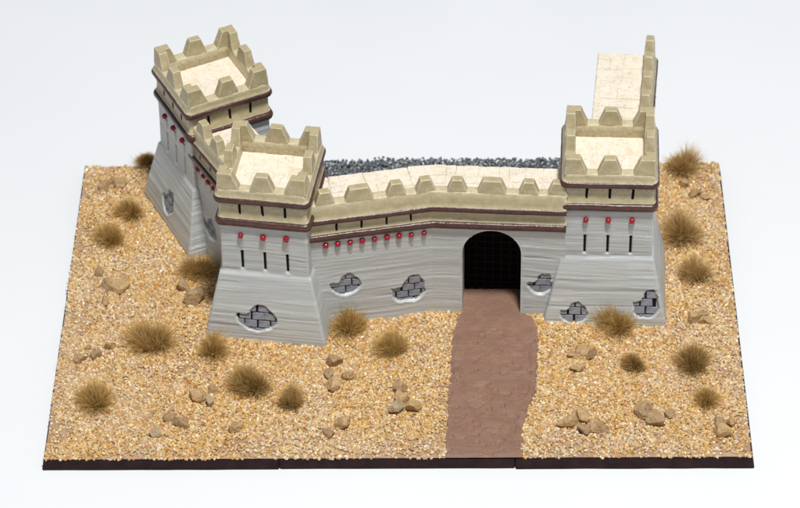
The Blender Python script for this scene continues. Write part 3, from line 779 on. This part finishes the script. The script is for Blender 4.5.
ROCKS = [
 ('trio beyond the paired tufts', [(-83.6, 109.6, 1.8, 0, 'widest pale rock of the'), (-81.4, 112.3, 1.5, 2, 'small brown middle rock of the'), (-78.6, 110.0, 1.9, 0, 'tan rock nearest the askew tower in the')]),
 ('group below the paired tufts by the board edge', [(-82.0, 72.5, 1.6, 2, 'thin brown sliver rock in the'), (-79.4, 67.5, 2.1, 2, 'bulky brown rock in the'), (-75.7, 66.2, 2.1, 0, 'bulky tan rock in the'), (-79.6, 60.5, 1.3, 0, 'smallest tan rock in the')]),
 ('row beside the widest tuft', [(-84.0, 37.6, 1.7, 0, 'tan rock closest to the board edge in the'), (-80.2, 38.8, 1.6, 2, 'brown rock in the middle of the'), (-76.5, 42.3, 1.6, 0, 'tan rock closest to the grass in the'), (-82.6, 41.9, 1.0, 0, 'tiny tan rock of the')]),
 ('below the tuft tucked between two towers', [(-58.4, 66.1, 2.3, 2, 'smaller brown rock'), (-55.1, 61.1, 3.0, 2, 'large flat brown slab rock')]),
 ('trio between a lone tuft and three blocky stones', [(-62.0, 9.2, 1.8, 1, 'palest rock of the'), (-58.7, 14.4, 1.6, 2, 'smaller brown rock of the'), (-56.0, 12.0, 1.9, 2, 'larger brown rock of the')]),
 ('blocky stone of three beside the dark bushy tuft', [(-52.8, 22.7, 2.2, 0, 'widest tan'), (-48.1, 24.6, 1.8, 0, 'rear tan'), (-48.7, 20.0, 1.8, 1, 'cubic pale tan')]),
 ('', [(-42.3, 9.8, 2.0, 0, 'single small tan rock alone near the front edge of the board')]),
 ('cluster out from the patched tower corner', [(-17.3, 35.6, 2.3, 2, 'rough brown rock in the'), (-18.4, 30.8, 1.6, 2, 'smallest rock in the'), (-16.8, 26.6, 2.2, 0, 'blocky tan rock in the'), (-12.6, 30.1, 2.1, 0, 'tan rock closest to the road in the')]),
 ('of a pair on the sand before the rock cluster', [(-14.7, 11.7, 2.3, 0, 'leaning tan rock'), (-17.8, 7.8, 1.6, 2, 'smaller dark brown rock')]),
 ('pile of four beside the brown road', [(0.6, 25.6, 2.1, 2, 'brown rear rock in the'), (0.5, 21.6, 2.3, 0, 'tan middle rock in the'), (-0.5, 17.6, 2.3, 1, 'grey rounded rock in the'), (4.7, 17.4, 2.2, 0, 'tan rock nearest the road in the')]),
 ('crusty group before the gate tower', [(45.3, 38.3, 1.6, 0, 'small tan rock nearest the road in the'), (47.9, 39.0, 2.1, 0, 'largest tan rock in the'), (50.8, 38.2, 1.8, 2, 'brown rock in the'), (47.2, 33.0, 1.7, 0, 'separate long rock of the')]),
 ('cluster by the front edge across the road', [(43.4, 11.5, 2.4, 0, 'tan rock nearest the road in the'), (47.6, 13.7, 2.1, 0, 'rear tan rock in the'), (47.9, 8.8, 1.9, 2, 'small brown rock in the'), (51.5, 9.6, 2.4, 2, 'large brown rock in the')]),
 ('lumpy brown rock of three before the tiny tuft', [(63.6, 16.2, 2.5, 2, 'tallest'), (66.4, 12.3, 2.5, 2, 'broad'), (69.5, 14.3, 1.6, 2, 'smallest')]),
 ('trio beside the gate tower corner patch', [(77.9, 51.1, 1.9, 0, 'tan rock nearest the tower in the'), (81.3, 50.7, 1.9, 0, 'rounded tan rock nearest the board edge in the'), (80.7, 53.8, 1.4, 2, 'smallest brown rock of the')]),
 ('trio at the front corner of the board', [(82.8, 7.9, 2.1, 0, 'flat pale rock of the'), (82.4, 12.0, 1.8, 2, 'brown rock of the'), (85.6, 11.2, 1.6, 0, 'small tan rock of the')]),
 ('trio between tufts behind the gate tower', [(79.4, 108.8, 1.4, 0, 'round tan rock of the'), (81.7, 104.8, 1.8, 2, 'pointed brown rock of the'), (85.2, 103.9, 1.4, 0, 'tan rock nearest the board edge in the')]),
]
kr = 0
for ci, (where, rocks) in enumerate(ROCKS):
    for (x, y, r, mi, pre) in rocks:
        o = link('rock', rock_mesh(500+kr, (M_ROCK, M_ROCK2, M_ROCK3)[mi])); rr = random.Random(kr)
        zz = float(ground_z(np.array(x), np.array(y)))+.42*r+.15
        o.matrix_local = T(x, y, zz, rr.uniform(0, 6.28)) @ Matrix.Rotation(rr.uniform(-.3, .3), 4, 'X') @ Matrix.Scale(r*.86, 4)
        tag(o, (pre+' '+where).strip().replace('at the front ', ''), 'rock', 'small rocks glued on the sand'); kr += 1

# ------------------------------------------------------------------ grass tufts
TONE = {0: np.array([1.42, 1.38, 1.18]), 1: np.array([1.4, 1.38, 1.32]), 2: np.array([1.12, 1.08, .92])}
def tuft_mesh(r, seed, nb=1100, kind=0):
    rs = np.random.RandomState(seed); K = 5
    a = rs.uniform(0, 2*np.pi, nb); rr = np.sqrt(rs.rand(nb))
    bx, by = np.cos(a)*rr*r*.5, np.sin(a)*rr*r*.42
    lean = np.clip(rr*rs.normal(.9, .3, nb)+rs.normal(0, .3, nb), -.6, 1.45)
    bias = rs.uniform(0, 2*np.pi); bs = rs.uniform(.1, .45); lump = 1+.28*np.sin(a*2+rs.uniform(0, 6))+.2*np.sin(a*3+rs.uniform(0, 6))
    az = a+rs.normal(0, .8, nb); L = r*np.clip(rs.normal(.84, .2, nb), .3, 1.4)*(1.08-.22*rr)*lump
    curl = rs.normal(.25, .55, nb); side = rs.normal(0, .7, nb)
    wd = rs.uniform(.026, .05, nb)
    pts = np.zeros((nb, K, 3)); p = np.stack([bx, by, np.full(nb, -.2)], -1); pts[:, 0] = p
    for k in range(1, K):
        t = lean+curl*(k-1)/(K-1); az2 = az+side*(k-1)/(K-1)
        p = p+np.stack([np.sin(t)*np.cos(az2)+bs*.5*np.cos(bias), np.sin(t)*np.sin(az2)+bs*.5*np.sin(bias), np.cos(t)], -1)*(L/(K-1))[:, None]; pts[:, k] = p
    pts[..., 2] = np.maximum(pts[..., 2], .1*rs.rand(nb, 1))
    ra = rs.uniform(0, 2*np.pi, nb); sd = np.stack([np.cos(ra), np.sin(ra), np.zeros(nb)], -1)
    tap = np.array([1.1, 1.1, 1, .75, .25])
    w = sd[:, None]*wd[:, None, None]*tap[None, :, None]
    V = np.stack([pts-w, pts+w], 2).reshape(-1, 3)
    i = np.arange(nb)[:, None]*K*2+np.arange(K-1)[None]*2
    F = np.stack([i, i+1, i+3, i+2], -1).reshape(-1, 4)
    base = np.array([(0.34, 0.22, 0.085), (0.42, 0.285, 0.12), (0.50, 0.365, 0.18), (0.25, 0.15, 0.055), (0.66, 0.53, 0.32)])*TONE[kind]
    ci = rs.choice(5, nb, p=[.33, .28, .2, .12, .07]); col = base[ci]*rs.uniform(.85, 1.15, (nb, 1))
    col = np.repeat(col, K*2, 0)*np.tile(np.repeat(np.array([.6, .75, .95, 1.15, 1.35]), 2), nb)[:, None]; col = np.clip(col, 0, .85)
    me = bpy.data.meshes.new('grass_tuft'); me.from_pydata((V*MM).tolist(), [], F.tolist())
    at = me.attributes.new('tint', 'FLOAT_COLOR', 'POINT')
    at.data.foreach_set('color', np.concatenate([col, np.ones((len(col), 1))], 1).astype(np.float32).ravel())
    me.materials.append(M_GRASS); return me
TUFTS = [
 (-72.5, 121.0, 3.4, 'dry tuft at the rear edge, mostly hidden behind the askew tower'),
 (-75.3, 98.2, 4.6, 'smaller dry tuft of the touching pair beside the askew tower'),
 (-79.9, 86.5, 5.0, 'larger dry tuft of the touching pair beside the askew tower'),
 (-55.1, 73.2, 5.4, 'round brown tuft tucked between the two linked towers'),
 (-65.5, 43.0, 6.9, 'broad dry tuft alone on open sand, the widest on the board'),
 (-49.4, 40.5, 4.8, 'small brown tuft at the foot corner of the tower with the centred patch'),
 (-78.4, 20.2, 5.8, 'round brown tuft near the board corner, rocks on one side only'),
 (-38.2, 26.4, 6.2, 'dark bushy tuft beside three pale blocky stones'),
 (-28.0, 19.8, 4.2, 'small leaning tuft next to the dark bushy tuft'),
 (-13.1, 49.4, 5.8, 'golden brown tuft touching the gate wall under a stone patch'),
 (-1.3, 40.6, 5.2, 'round brown tuft standing just out from the gate wall'),
 (58.2, 49.4, 6.4, 'tall dry tuft against the gate tower between its stone patches'),
 (61.7, 34.2, 3.6, 'tiny dark tuft on the sand before the gate tower'),
 (77.1, 34.5, 5.7, 'dark bushy tuft near the tile edge, above a small thin tuft'),
 (79.6, 19.9, 4.0, 'small thin tuft near the front corner rocks'),
 (80.0, 70.0, 5.4, 'pale straw tuft beside the gate tower flank, nearer its foot corner'),
 (77.6, 86.9, 7.0, 'large pale straw tuft leaning out beside the gate tower flank'),
 (79.4, 116.5, 6.0, 'spiky straw tuft at the rear edge beside the rear wall'),
]
for i, (x, y, r, lab) in enumerate(TUFTS):
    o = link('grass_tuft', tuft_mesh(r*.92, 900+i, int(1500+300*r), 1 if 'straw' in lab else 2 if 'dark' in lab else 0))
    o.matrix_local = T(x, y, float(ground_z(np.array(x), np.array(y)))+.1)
    tag(o, lab, 'grass tuft', 'dry grass tufts on the sand')
